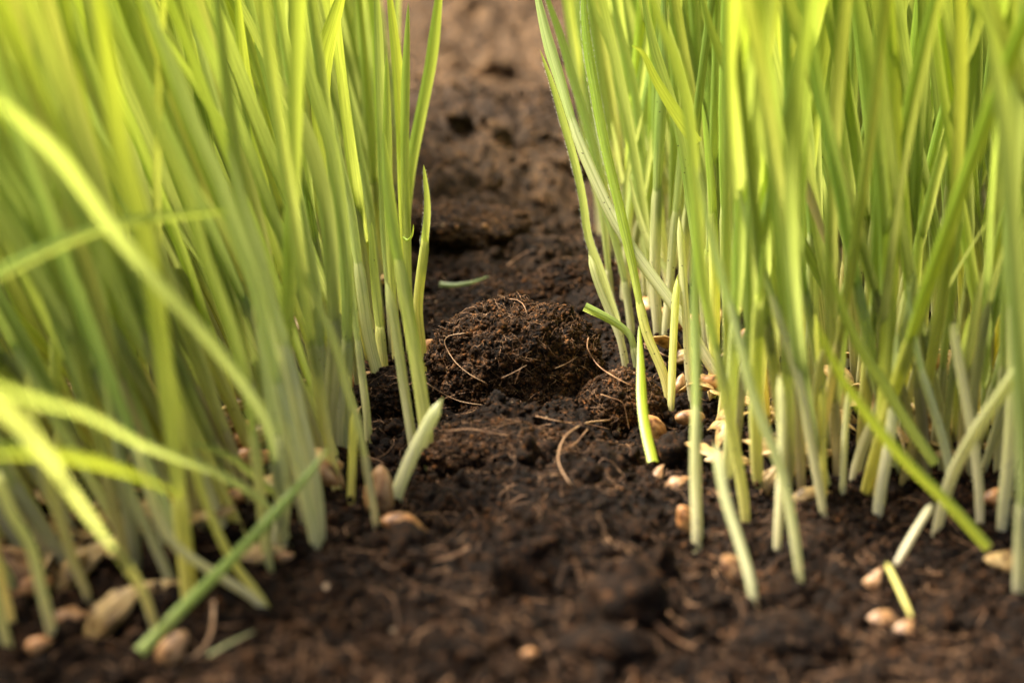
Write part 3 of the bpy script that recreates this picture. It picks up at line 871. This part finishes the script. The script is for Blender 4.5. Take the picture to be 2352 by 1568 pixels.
cand = []
for side in (-1, 1):
    y0, y1 = (0.185, 0.46) if side < 0 else (0.215, 0.46)
    yy = y0
    sp = 0.0048
    while yy < y1:
        ex_ = float(edge_x(side, yy))
        xm = 0.34 * yy + 0.02
        xx = abs(ex_)
        while xx < xm:
            jx, jy = random.uniform(-.45, .45) * sp, random.uniform(-.45, .45) * sp
            if random.random() < (0.80 if yy > 0.24 else 0.74):
                cand.append((side, side * (xx + abs(jx)), yy + jy))
            xx += sp
        yy += sp
for i in range(46):
    cand.append((-1, -random.uniform(0.032, 0.085), random.uniform(0.184, 0.222)))
for i in range(30):
    cand.append((1, random.uniform(0.036, 0.085), random.uniform(0.218, 0.24)))
print('candidates', len(cand))

def random_shoot(side, x, y):
    z = float(ground_z(x, y)) - 0.003
    Lt = random.uniform(0.075, 0.125) if random.random() > 0.14 else random.uniform(0.02, 0.055)
    depth_in = abs(x) - abs(float(edge_x(side, y)))
    if side < 0:
        lx = random.gauss(-0.32, 0.10); ly = random.gauss(-0.10, 0.12)
        if depth_in < 0.01: lx += 0.10
    else:
        lx = random.gauss(-0.10, 0.12); ly = random.gauss(-0.08, 0.12)
    if y < 0.26: ly -= 0.16 if side > 0 else 0.06
    if random.random() < 0.08:
        lx += random.uniform(-.35, .35)
    bx, by = random.gauss(0, 0.10), random.gauss(0, 0.08)
    P = []
    for k in np.linspace(0, 1, 6):
        P.append(np.array([x + Lt * (lx * k + bx * (k * k - k * 0.3)), y + Lt * (ly * k + by * (k * k - .3 * k)), z + Lt * k * (1 - 0.08 * k)]))
    w = random.uniform(0.0014, 0.0021) * (0.88 if y < 0.24 else 1)
    r = random.random()
    tint = GREEN if r < .36 else LIME if r < .60 else PALE if r < .80 else OLIVE if r < .88 else YEL if r < .94 else PINK
    if side > 0 and tint in (LIME, YEL) and random.random() < .5: tint = OLIVE
    if side < 0 and tint is OLIVE and random.random() < .5: tint = LIME
    sl = random.uniform(0.014, 0.036)
    a = random.uniform(-0.9, 0.9)
    face = np.array([math.sin(a), -math.cos(a), 0.12])
    return P, w, sl, tint, face

# nearest first: individuals; what is left of the 300 behind them is one mass
cand.sort(key=lambda c: math.hypot(c[1] * 0.6, c[2]) + (0 if 'x' else 0))
def screen_ok(P):
    vis = 0
    for p in P:
        q = p - EYE
        dd = q @ FW
        uu = 1176 + FU * q[0] / dd; vv = 784 - FU * (q @ UP) / dd
        vis += (-40 < uu < 2392 and -20 < vv < 1600)
    return vis
def crosses(P):
    for p in P:
        q = p - EYE
        dd = q @ FW
        uu = 1176 + FU * q[0] / dd; vv = 784 - FU * (q @ UP) / dd
        if vv < 960 and dd < 0.292 and 1200 < uu < 1590: return True
        if vv < 900 and dd < 0.270 and 800 < uu < 1020: return True
        if vv < 1500 and 985 + max(0, (vv - 900) * -0.05) < uu < (1300 if vv > 100 else 1240): return True
    return False
WORDS = {'GREEN': 'fresh green', 'LIME': 'bright yellow-green', 'PALE': 'pale-footed green', 'OLIVE': 'dull olive green', 'YEL': 'yellowish', 'PINK': 'pink-tinged green'}
TN = {GREEN: 'GREEN', LIME: 'LIME', PALE: 'PALE', OLIVE: 'OLIVE', YEL: 'YEL', PINK: 'PINK'}
rest = []
budget = 300 - N_SHOOTS
for (side, x, y) in cand:
    P, w, sl, tint, face = random_shoot(side, x, y)
    if crosses(P): continue
    if budget > 0 and screen_ok(P) >= 1:
        bank = 'sunlit' if side < 0 else 'shaded'
        L_ = np.linalg.norm(P[-1] - P[0])
        zone = 'in front rows' if y < 0.225 else 'in middle rows' if y < 0.265 else 'in back rows'
        edge = abs(x) - abs(float(edge_x(side, y)))
        zone += ' by the furrow' if edge < 0.012 else ' far from the furrow' if edge > 0.035 else ''
        size = 'short' if L_ < 0.06 else 'tall'
        lab = f"{size} {WORDS[TN[tint]]} shoot {zone}, {bank} bank"
        add_shoot(P, w, sl, lab, tint, face=face, group=f"wheat shoots packed in the {bank} bank", nring=20, jitter=0.13)
        budget -= 1
    else:
        rest.append((P, w, sl, tint, face))
print('rest', len(rest), 'individual', N_SHOOTS)

def merged(items, which):
    VV, FF, H, A, T_, off = [], [], [], [], [], 0
    for (P, w, sl, tint, face) in items:
        g = shoot_geometry(P, w, sl, face, nring=14)[which]
        if g is None: continue
        V, F, h, a = g
        VV.append(V); FF.append(F + off); H.append(h); A.append(a); off += len(V)
        j = 1 + random.uniform(-.28, .14)
        T_.append(np.tile([tint[0] * j, tint[1] * j, tint[2] * j, 1], (len(V), 1)))
    return mesh_from('grass', np.vstack(VV), [np.vstack(FF)], attrs={
        'h': ('FLOAT', np.concatenate(H)), 'across': ('FLOAT', np.concatenate(A)), 'tint': ('FLOAT_COLOR', np.vstack(T_))})
go = bpy.data.objects.new('sprout_grass', None)
C.objects.link(go)
go['kind'] = 'stuff'; go['label'] = 'dense mass of young wheat shoots filling the back rows of both banks'; go['category'] = 'wheat sprouts'
link('sheaths', merged(rest, 0), M_SHEATH, go, kind='stuff')
link('leaves', merged(rest, 1), M_LEAF, go, kind='stuff')

# earth pushed up round the foot of every separate shoot
pp, ss = [], []
for f_ in FEET:
    if f_ is None: continue
    for q in range(26):
        a = random.uniform(0, 6.283); r_ = random.uniform(0.0007, 0.0030)
        xx, yy = f_[0] + r_ * math.cos(a), f_[1] + r_ * math.sin(a)
        pp.append((xx, yy, float(ground_z(xx, yy)) + random.uniform(0, 1) * max(0, 0.0016 - r_ * 0.5)))
        ss.append(math.exp(random.gauss(math.log(0.00032), 0.5)))
V, F, _ = lumps(np.array(pp), np.array(ss), 1)
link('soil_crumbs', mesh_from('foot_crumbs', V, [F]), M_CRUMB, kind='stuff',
     label='small crumbs of earth heaped round the feet of the wheat shoots', category='soil crumbs')

# ------------------------------------------------------------------ grains and husks
def grain_mesh(kind, L, W_, seed):
    n, m = 22, 18
    if kind == 'husk':
        # boat-shaped hull: a pointed, ribbed, open shell with thickness
        t = np.linspace(0, 1, n)
        prof = (np.sin(math.pi * np.clip(t, 0.0, 1) ** 0.72) ** 1.15) + 0.03
        a = np.linspace(-1.55, 1.55, m)
        x = (t - 0.5) * L
        bend = 0.12 * L * np.sin(math.pi * t)
        def shell(k):
            yv = np.sin(a)[None] * prof[:, None] * W_ / 2 * k
            zv = np.cos(a)[None] * prof[:, None] * W_ / 2 * 0.5 * k + bend[:, None]
            rib = 1 + 0.05 * np.cos(a * 7)[None]
            return np.stack([np.broadcast_to(x[:, None], yv.shape), yv * rib, zv * rib], -1).reshape(-1, 3)
        A, B_ = shell(1.0), shell(0.90)
        F = grid_faces(n, m, False)
        N1 = n * m
        rim = []
        for i in range(n - 1):
            rim.append([i * m, (i + 1) * m, N1 + (i + 1) * m, N1 + i * m])
            rim.append([(i + 1) * m + m - 1, i * m + m - 1, N1 + i * m + m - 1, N1 + (i + 1) * m + m - 1])
        V = np.vstack([A, B_])
        F = np.vstack([F, F[:, ::-1] + N1, np.array(rim)])
        V += 0.00012 * noise3(V[:, 0] * 700 + seed, V[:, 1] * 700, V[:, 2] * 700, 7)[:, None]
        return mesh_from('husk', V, [F])
    t = np.linspace(0.0, 1, n)
    prof = np.clip(1 - np.abs(2 * t - 1) ** 2.2, 0.0, 1) ** 0.72 * (1.06 - 0.22 * t) + 0.004
    a = np.linspace(0, 2 * math.pi, m, endpoint=False)
    x = (t - 0.5) * L
    cr = 1 - 0.42 * np.exp(-((a - 1.5 * math.pi) / 0.32) ** 2)        # ventral crease
    y = np.cos(a)[None] * prof[:, None] * W_ / 2 * (1 - 0.15 * np.exp(-((a - 1.5 * math.pi) / 0.3) ** 2))[None]
    z = np.sin(a)[None] * prof[:, None] * W_ / 2 * 0.9 * cr[None] + (0.05 * L * np.sin(math.pi * t))[:, None]
    V = np.stack([np.broadcast_to(x[:, None], y.shape), y, z], -1).reshape(-1, 3)
    V += 0.00026 * noise3(V[:, 0] * 420 + seed, V[:, 1] * 420, V[:, 2] * 420, 8)[:, None]
    V[:, 1:] *= 1 + 0.10 * noise3(V[:, 0] * 300 + seed, V[:, 1] * 1500, V[:, 2] * 1500, 9)[:, None]
    F = grid_faces(n, m, True)
    nn = len(V)
    V = np.vstack([V, V[:m].mean(0)[None], V[-m:].mean(0)[None]])
    j = np.arange(m); j2 = (j + 1) % m
    cap = np.vstack([np.stack([np.full(m, nn), j2, j], 1), np.stack([np.full(m, nn + 1), nn - m + j, nn - m + j2], 1)])
    return mesh_from('grain', V, [F, cap])

PROTO = {}
for k in range(4):
    PROTO['grain', k] = grain_mesh('grain', 0.0064, 0.0031, k * 3.3); PROTO['grain', k].materials.append(M_GRAIN)
    PROTO['pink', k] = grain_mesh('grain', 0.0062, 0.0032, k * 5.3 + 1); PROTO['pink', k].materials.append(M_GRAIN_PINK)
    PROTO['shard', k] = grain_mesh('husk', 0.0075, 0.0036, k * 2.3 + 5); PROTO['shard', k].materials.append(M_GRAIN_PINK)
    PROTO['husk', k] = grain_mesh('husk', 0.0098, 0.0036, k * 4.1); PROTO['husk', k].materials.append(M_HUSK)

def add_grain(kind, p, rot, scale, label, group=None):
    o = bpy.data.objects.new('grain_husk' if kind == 'husk' else 'wheat_grain', PROTO[kind, random.randrange(4)])
    C.objects.link(o)
    o.location = p
    o.rotation_euler = rot
    o.scale = (scale,) * 3 if not isinstance(scale, tuple) else scale
    o['label'] = label
    o['category'] = 'husk' if kind == 'husk' else 'grain'
    if group: o['group'] = group
    return o

# kind, u, v, in-picture angle of the long axis (deg, 0 = level, 90 = upright), size, label, lift mm
GR = [
 ('pink', 872, 1135, 84, 1.25, 'pinkish grain standing on end beside the yellow-footed shoot', 2.0),
 ('grain', 935, 1212, -28, 1.05, 'orange-brown creased grain lying alone on the dark soil', 0.8),
 ('shard', 772, 1110, 80, 0.75, 'small pale-topped grain half buried by the yellow twin shoot', 0.6),
 ('grain', 976, 812, 60, 0.95, 'round pale tan grain at the foot of the lone upright shoot', 0.8),
 ('shard', 50, 1325, -50, 1.35, 'large pink grain at the picture edge among stem feet', 2.0),
 ('husk', 195, 1300, 38, 1.2, 'straw-coloured husk behind the pinkish stem', 2.0),
 ('pink', 165, 1425, 8, 0.95, 'reddish grain lying in front of the straw-coloured husk', 1.0),
 ('husk', 275, 1405, 42, 1.12, 'large pale husk under the thick pale shoot', 1.4),
 ('grain', 85, 1482, 20, 0.55, 'small tan grain alone on the soil in the lower corner', 0.3),
 ('pink', 396, 1492, 55, 0.85, 'pink grain tucked under the cut green leaf', 0.8),
 ('husk', 385, 1355, 15, 0.6, 'narrow husk tip behind the thick pale shoot foot', 0.8),
 ('husk', 585, 1285, 20, 0.85, 'pinkish husk crossing behind the cut green leaf', 1.2),
 ('pink', 652, 1280, 10, 0.42, 'tiny white-ended grain at the edge of the dark soil', 0.8),
 ('grain', 578, 1052, 5, 1.05, 'orange grain wedged in the shade below a brown one', 1.2),
 ('grain', 566, 1010, 5, 0.85, 'brown grain lying above the orange one between stems', 2.6),
 ('grain', 740, 690, 80, 0.9, 'golden grain deep between stems of the sunlit bank', 1.0),
 ('grain', 852, 715, 85, 0.95, 'orange grain upright behind the sharply focused pointed shoot', 1.5),
 ('husk', 815, 870, -40, 0.75, 'cream husk splinters behind the slender pale stem', 1.0),
 ('husk', 802, 985, 60, 0.8, 'cream husk behind the yellow twin shoot', 2.0),
 ('husk', 470, 860, 85, 0.8, 'speckled dark husk upright in the gap of the sunlit bank', 1.0),
 ('husk', 1765, 905, -75, 0.98, 'upright beige husk in sharp focus with a dark slit', 3.5),
 ('grain', 1722, 775, 30, 1.15, 'rounded brown grain above the upright beige husk', 1.2),
 ('pink', 1560, 890, 80, 0.8, 'pale pink grain half hidden behind the whitish stem', 0.6),
 ('husk', 1580, 822, 15, 0.75, 'pale husk at the foot of the hairy-edged shoot', 0.8),
 ('grain', 1508, 992, -62, 1.0, 'orange sprouted grain behind the hanging yellow leaf', 0.8),
 ('shard', 1507, 1100, 65, 0.62, 'small broken grain below the torn end of the hanging leaf', 0.3),
 ('shard', 1556, 1112, 30, 0.55, 'second small broken grain with a white centre near the corner stem', 0.3),
 ('grain', 1578, 1200, -60, 0.9, 'golden grain half buried beside the corner stem foot', 0.2),
 ('shard', 1690, 1325, -55, 0.95, 'pinkish grain behind the leaning pale stub', 0.8),
 ('husk', 1765, 1108, 60, 0.72, 'white-lined opened husk behind the foremost slanting stem', 1.2),
 ('husk', 1862, 1140, 10, 0.62, 'golden husk at the foot of a pale slanting stem', 0.8),
 ('husk', 1850, 1065, 25, 0.95, 'long straw-coloured husk bridging the front stems', 2.0),
 ('grain', 1895, 905, 40, 0.95, 'amber grain in the shade behind the pale slanting stem', 1.5),
 ('husk', 1820, 905, -10, 0.9, 'flat orange husk beside the upright beige one', 1.2),
 ('shard', 2005, 1340, 65, 0.62, 'small brown grain on the bare dark soil', 0.3),
 ('shard', 2035, 1428, -15, 0.62, 'pale pink grain on the dark soil, upper of a touching pair', 0.4),
 ('shard', 2092, 1448, -8, 0.55, 'pink grain on the dark soil, lower of a touching pair', 0.3),
 ('husk', 2325, 1308, -25, 0.85, 'yellow-white husk on the soil at the picture edge', 0.6),
 ('grain', 2205, 905, 80, 1.15, 'amber grain glowing in the dark pocket of the shaded bank', 2.0),
 ('husk', 2110, 800, -70, 1.05, 'pinkish husk seen between stems high in the shaded bank', 2.5),
 ('husk', 2200, 1075, -35, 0.9, 'orange husk under the crossing stems by the bare soil', 1.5),
 ('grain', 2290, 1140, 10, 0.7, 'yellow grain at the foot of the thickest cream stem', 0.8),
 ('grain', 1215, 1500, 10, 0.3, 'tiny tan fragment on the blurred soil at the front', 0.3),
 ('grain', 1180, 1255, -35, 0.0, '', 0),
]
for (kind, u, v, ang, sc, lab, lift) in GR:
    if sc == 0: continue
    dd = gdepth(v)
    p = at(u, v, dd)
    z = float(ground_z(p[0], p[1]))
    dd = gdepth(v, z + lift / 1000)
    p = at(u, v, dd)
    # long axis lies in the picture plane at ANG, tipped a little
    a = R(ang)
    X = Vector((math.cos(a), 0.15, math.sin(a))).normalized()
    Zr = Vector((0.1 * random.uniform(-1, 1), -0.55, 0.8))
    Y = Zr.cross(X).normalized(); Z = X.cross(Y)
    from mathutils import Matrix
    rot = Matrix((X, Y, Z)).transposed().to_euler()
    add_grain(kind, tuple(p), rot, sc, lab)

k_ = 0
for i in range(390):
    side = random.choice((-1, 1))
    y = random.uniform(0.20 if side < 0 else 0.222, 0.36)
    x = side * (abs(float(edge_x(side, y))) + random.uniform(0.0, 0.26 * y))
    if i > 250:
        y = random.uniform(0.183, 0.205) if side < 0 else random.uniform(0.222, 0.265)
        x = random.uniform(-0.085, -0.034) if side < 0 else random.uniform(0.030, 0.085)
    kind = random.choice(('husk',) * 9 + ('grain', 'pink'))
    z = float(ground_z(x, y)) + random.uniform(0.001, 0.004)
    bank = 'sunlit' if side < 0 else 'shaded'
    what = {'husk': 'straw-coloured empty husk', 'grain': 'brown wheat grain', 'pink': 'pinkish wheat grain'}[kind]
    row = 'front' if y < 0.24 else 'middle' if y < 0.29 else 'back'
    add_grain(kind, (x, y, z), (random.uniform(-1, 1), random.uniform(-.5, .5), random.uniform(0, 6.3)),
              random.uniform(.75, 1.05) if kind != 'husk' else (random.uniform(.6, 1.1), random.uniform(.5, 1.1), random.uniform(.4, 1.0)),
              f"{what} lying among the stem feet in the {row} rows of the {bank} bank", f"seeds scattered under the {bank} bank")

# ------------------------------------------------------------------ single rootlets and scraps
def rootlet(pts, wu, label, mat, lifts, cat='root', name='rootlet'):
    w = wu / FU * 0.26 / 2 * 0.48
    dense = smooth_path(np.array([(a, b, l) for (a, b), l in zip(pts, lifts)], float), 16)
    P = np.array([surf_point(a, b, 0.00025 + l * 0.0004) for a, b, l in dense])
    D = (P - EYE) @ FW
    Dp = np.concatenate([[D[0]] * 2, D, [D[-1]] * 2])
    Dm = np.min([Dp[k:k + len(D)] for k in range(5)], axis=0)
    Ds = np.convolve(np.concatenate([[Dm[0]] * 2, Dm, [Dm[-1]] * 2]), np.ones(5) / 5, 'valid') - 0.0002
    P = smooth_path(np.array([at(a, b, d_) for (a, b, _), d_ in zip(dense, Ds)]), 30)
    V, F, cap = tube(P - P[0], np.full(30, w) * np.linspace(1.1, .7, 30), 6)
    return link(name, mesh_from(name, V, [F, cap]), mat, loc=tuple(P[0]), label=label, category=cat)

def rootlet_at(pts, wu, label, mat, d):
    rootlet(pts, wu, label, mat, [0.6] * len(pts))

rootlet([(1400,965),(1345,972),(1300,1000),(1282,1045),(1290,1080),(1315,1118)], 9, 'thickest tan root looping in a hook over the soil in front of the clod', M_FIBRE_PALE, [.5,1,1.5,1.6,1,.2])
rootlet([(1230,955),(1290,968),(1340,972),(1400,985)], 5, 'thin orange root feeding the hooked tan root', M_FIBRE, [.6,.8,.8,.4])
rootlet([(1180,1048),(1240,1042),(1310,1025),(1350,985)], 5, 'level orange root passing under the hooked tan root', M_FIBRE, [.8,1,.8,.5])
rootlet([(1022,990),(1080,985),(1120,992),(1170,1000)], 5, 'fine orange root running along the flattened hump', M_FIBRE, [5,5.5,5.5,4])
rootlet([(980,880),(1020,905),(1060,922),(1110,930)], 5, 'straight golden root slanting from the shoots towards the clod', M_FIBRE_PALE, [3,2.5,2,1.5])
rootlet([(1450,1330),(1480,1400),(1540,1460),(1600,1490)], 9, 'blurred brown root curving at the front of the furrow', M_FIBRE, [.5,1,1,.5])
rootlet([(1500,1340),(1530,1400),(1580,1440)], 8, 'shorter blurred root beside the long curving one at the front', M_FIBRE, [.5,1.2,.5])
rootlet([(985,1290),(1040,1275),(1080,1255)], 6, 'short blurred brown root on the soil at the front', M_FIBRE, [.5,.9,.5])
rootlet([(1385,1225),(1395,1235),(1410,1250)], 10, 'short tan splinter on the soil ahead of the corner stem', M_FIBRE_PALE, [.5,.6,.5], 'splinter', 'soil_splinter')
rootlet([(1480,790),(1520,812),(1560,830)], 7, 'tan root crossing behind the in-focus yellow-green stem', M_FIBRE_PALE, [1.5,1.2,1])
rootlet([(1165,610),(1190,590),(1215,575)], 9, 'stubby brown splinter sticking up behind the clod', M_FIBRE, [1,2,2], 'splinter', 'soil_splinter')
rootlet([(492,1378),(484,1456),(450,1503),(405,1516)], 11, 'pale curled rootlet by the pink grain under the cut leaf', M_FIBRE_PALE, [3,1.5,.6,.4])
rootlet_at([(1068,765),(1030,772),(1022,790),(1045,830),(1080,860),(1118,880)], 4.5, 'pale thread-like root looping over the side of the large rounded clod', M_FIBRE_PALE, [.279,.274,.272,.268,.265,.262])
rootlet_at([(1145,678),(1165,685),(1195,692),(1210,715),(1212,725)], 5, 'bent brown root standing up from the top of the large rounded clod', M_FIBRE, [.29,.288,.286,.282,.28])
rootlet_at([(1152,868),(1180,855),(1210,838)], 4, 'short golden root on the face of the large rounded clod', M_FIBRE_PALE, [.263,.263,.264])
rootlet_at([(1275,846),(1300,835),(1325,820)], 4, 'short tan root high on the shady side of the large rounded clod', M_FIBRE_PALE, [.263,.263,.265])
rootlet_at([(1380,905),(1400,912),(1430,925),(1440,960),(1445,985)], 5, 'thin red-brown root arching down beside the small crumbly clod', M_FIBRE, [.262,.26,.257,.252,.25])
rootlet_at([(1352,775),(1350,800),(1375,840),(1420,870),(1450,885)], 6, 'brown root sweeping from the clod towards the cut green stub', M_FIBRE, [.278,.275,.270,.264,.262])

P, w = trace([(1010,652),(1040,655),(1085,648),(1124,634)], 13, .335, .33, False)
add_shoot(P, w, 0, 'small curved scrap of green leaf lying in the hollow behind the clod', (0.42, 0.55, 0.4), name='loose_leaf', cat='wheat leaf', curl=2.2)
P, w = trace([(478,1504),(530,1475),(586,1448)], 14, .176, .18, False)
add_shoot(P, w, 0, 'thin green blade snippet on the dark soil below the bowed stems', BLUE, name='loose_leaf', cat='wheat leaf', curl=2.0)
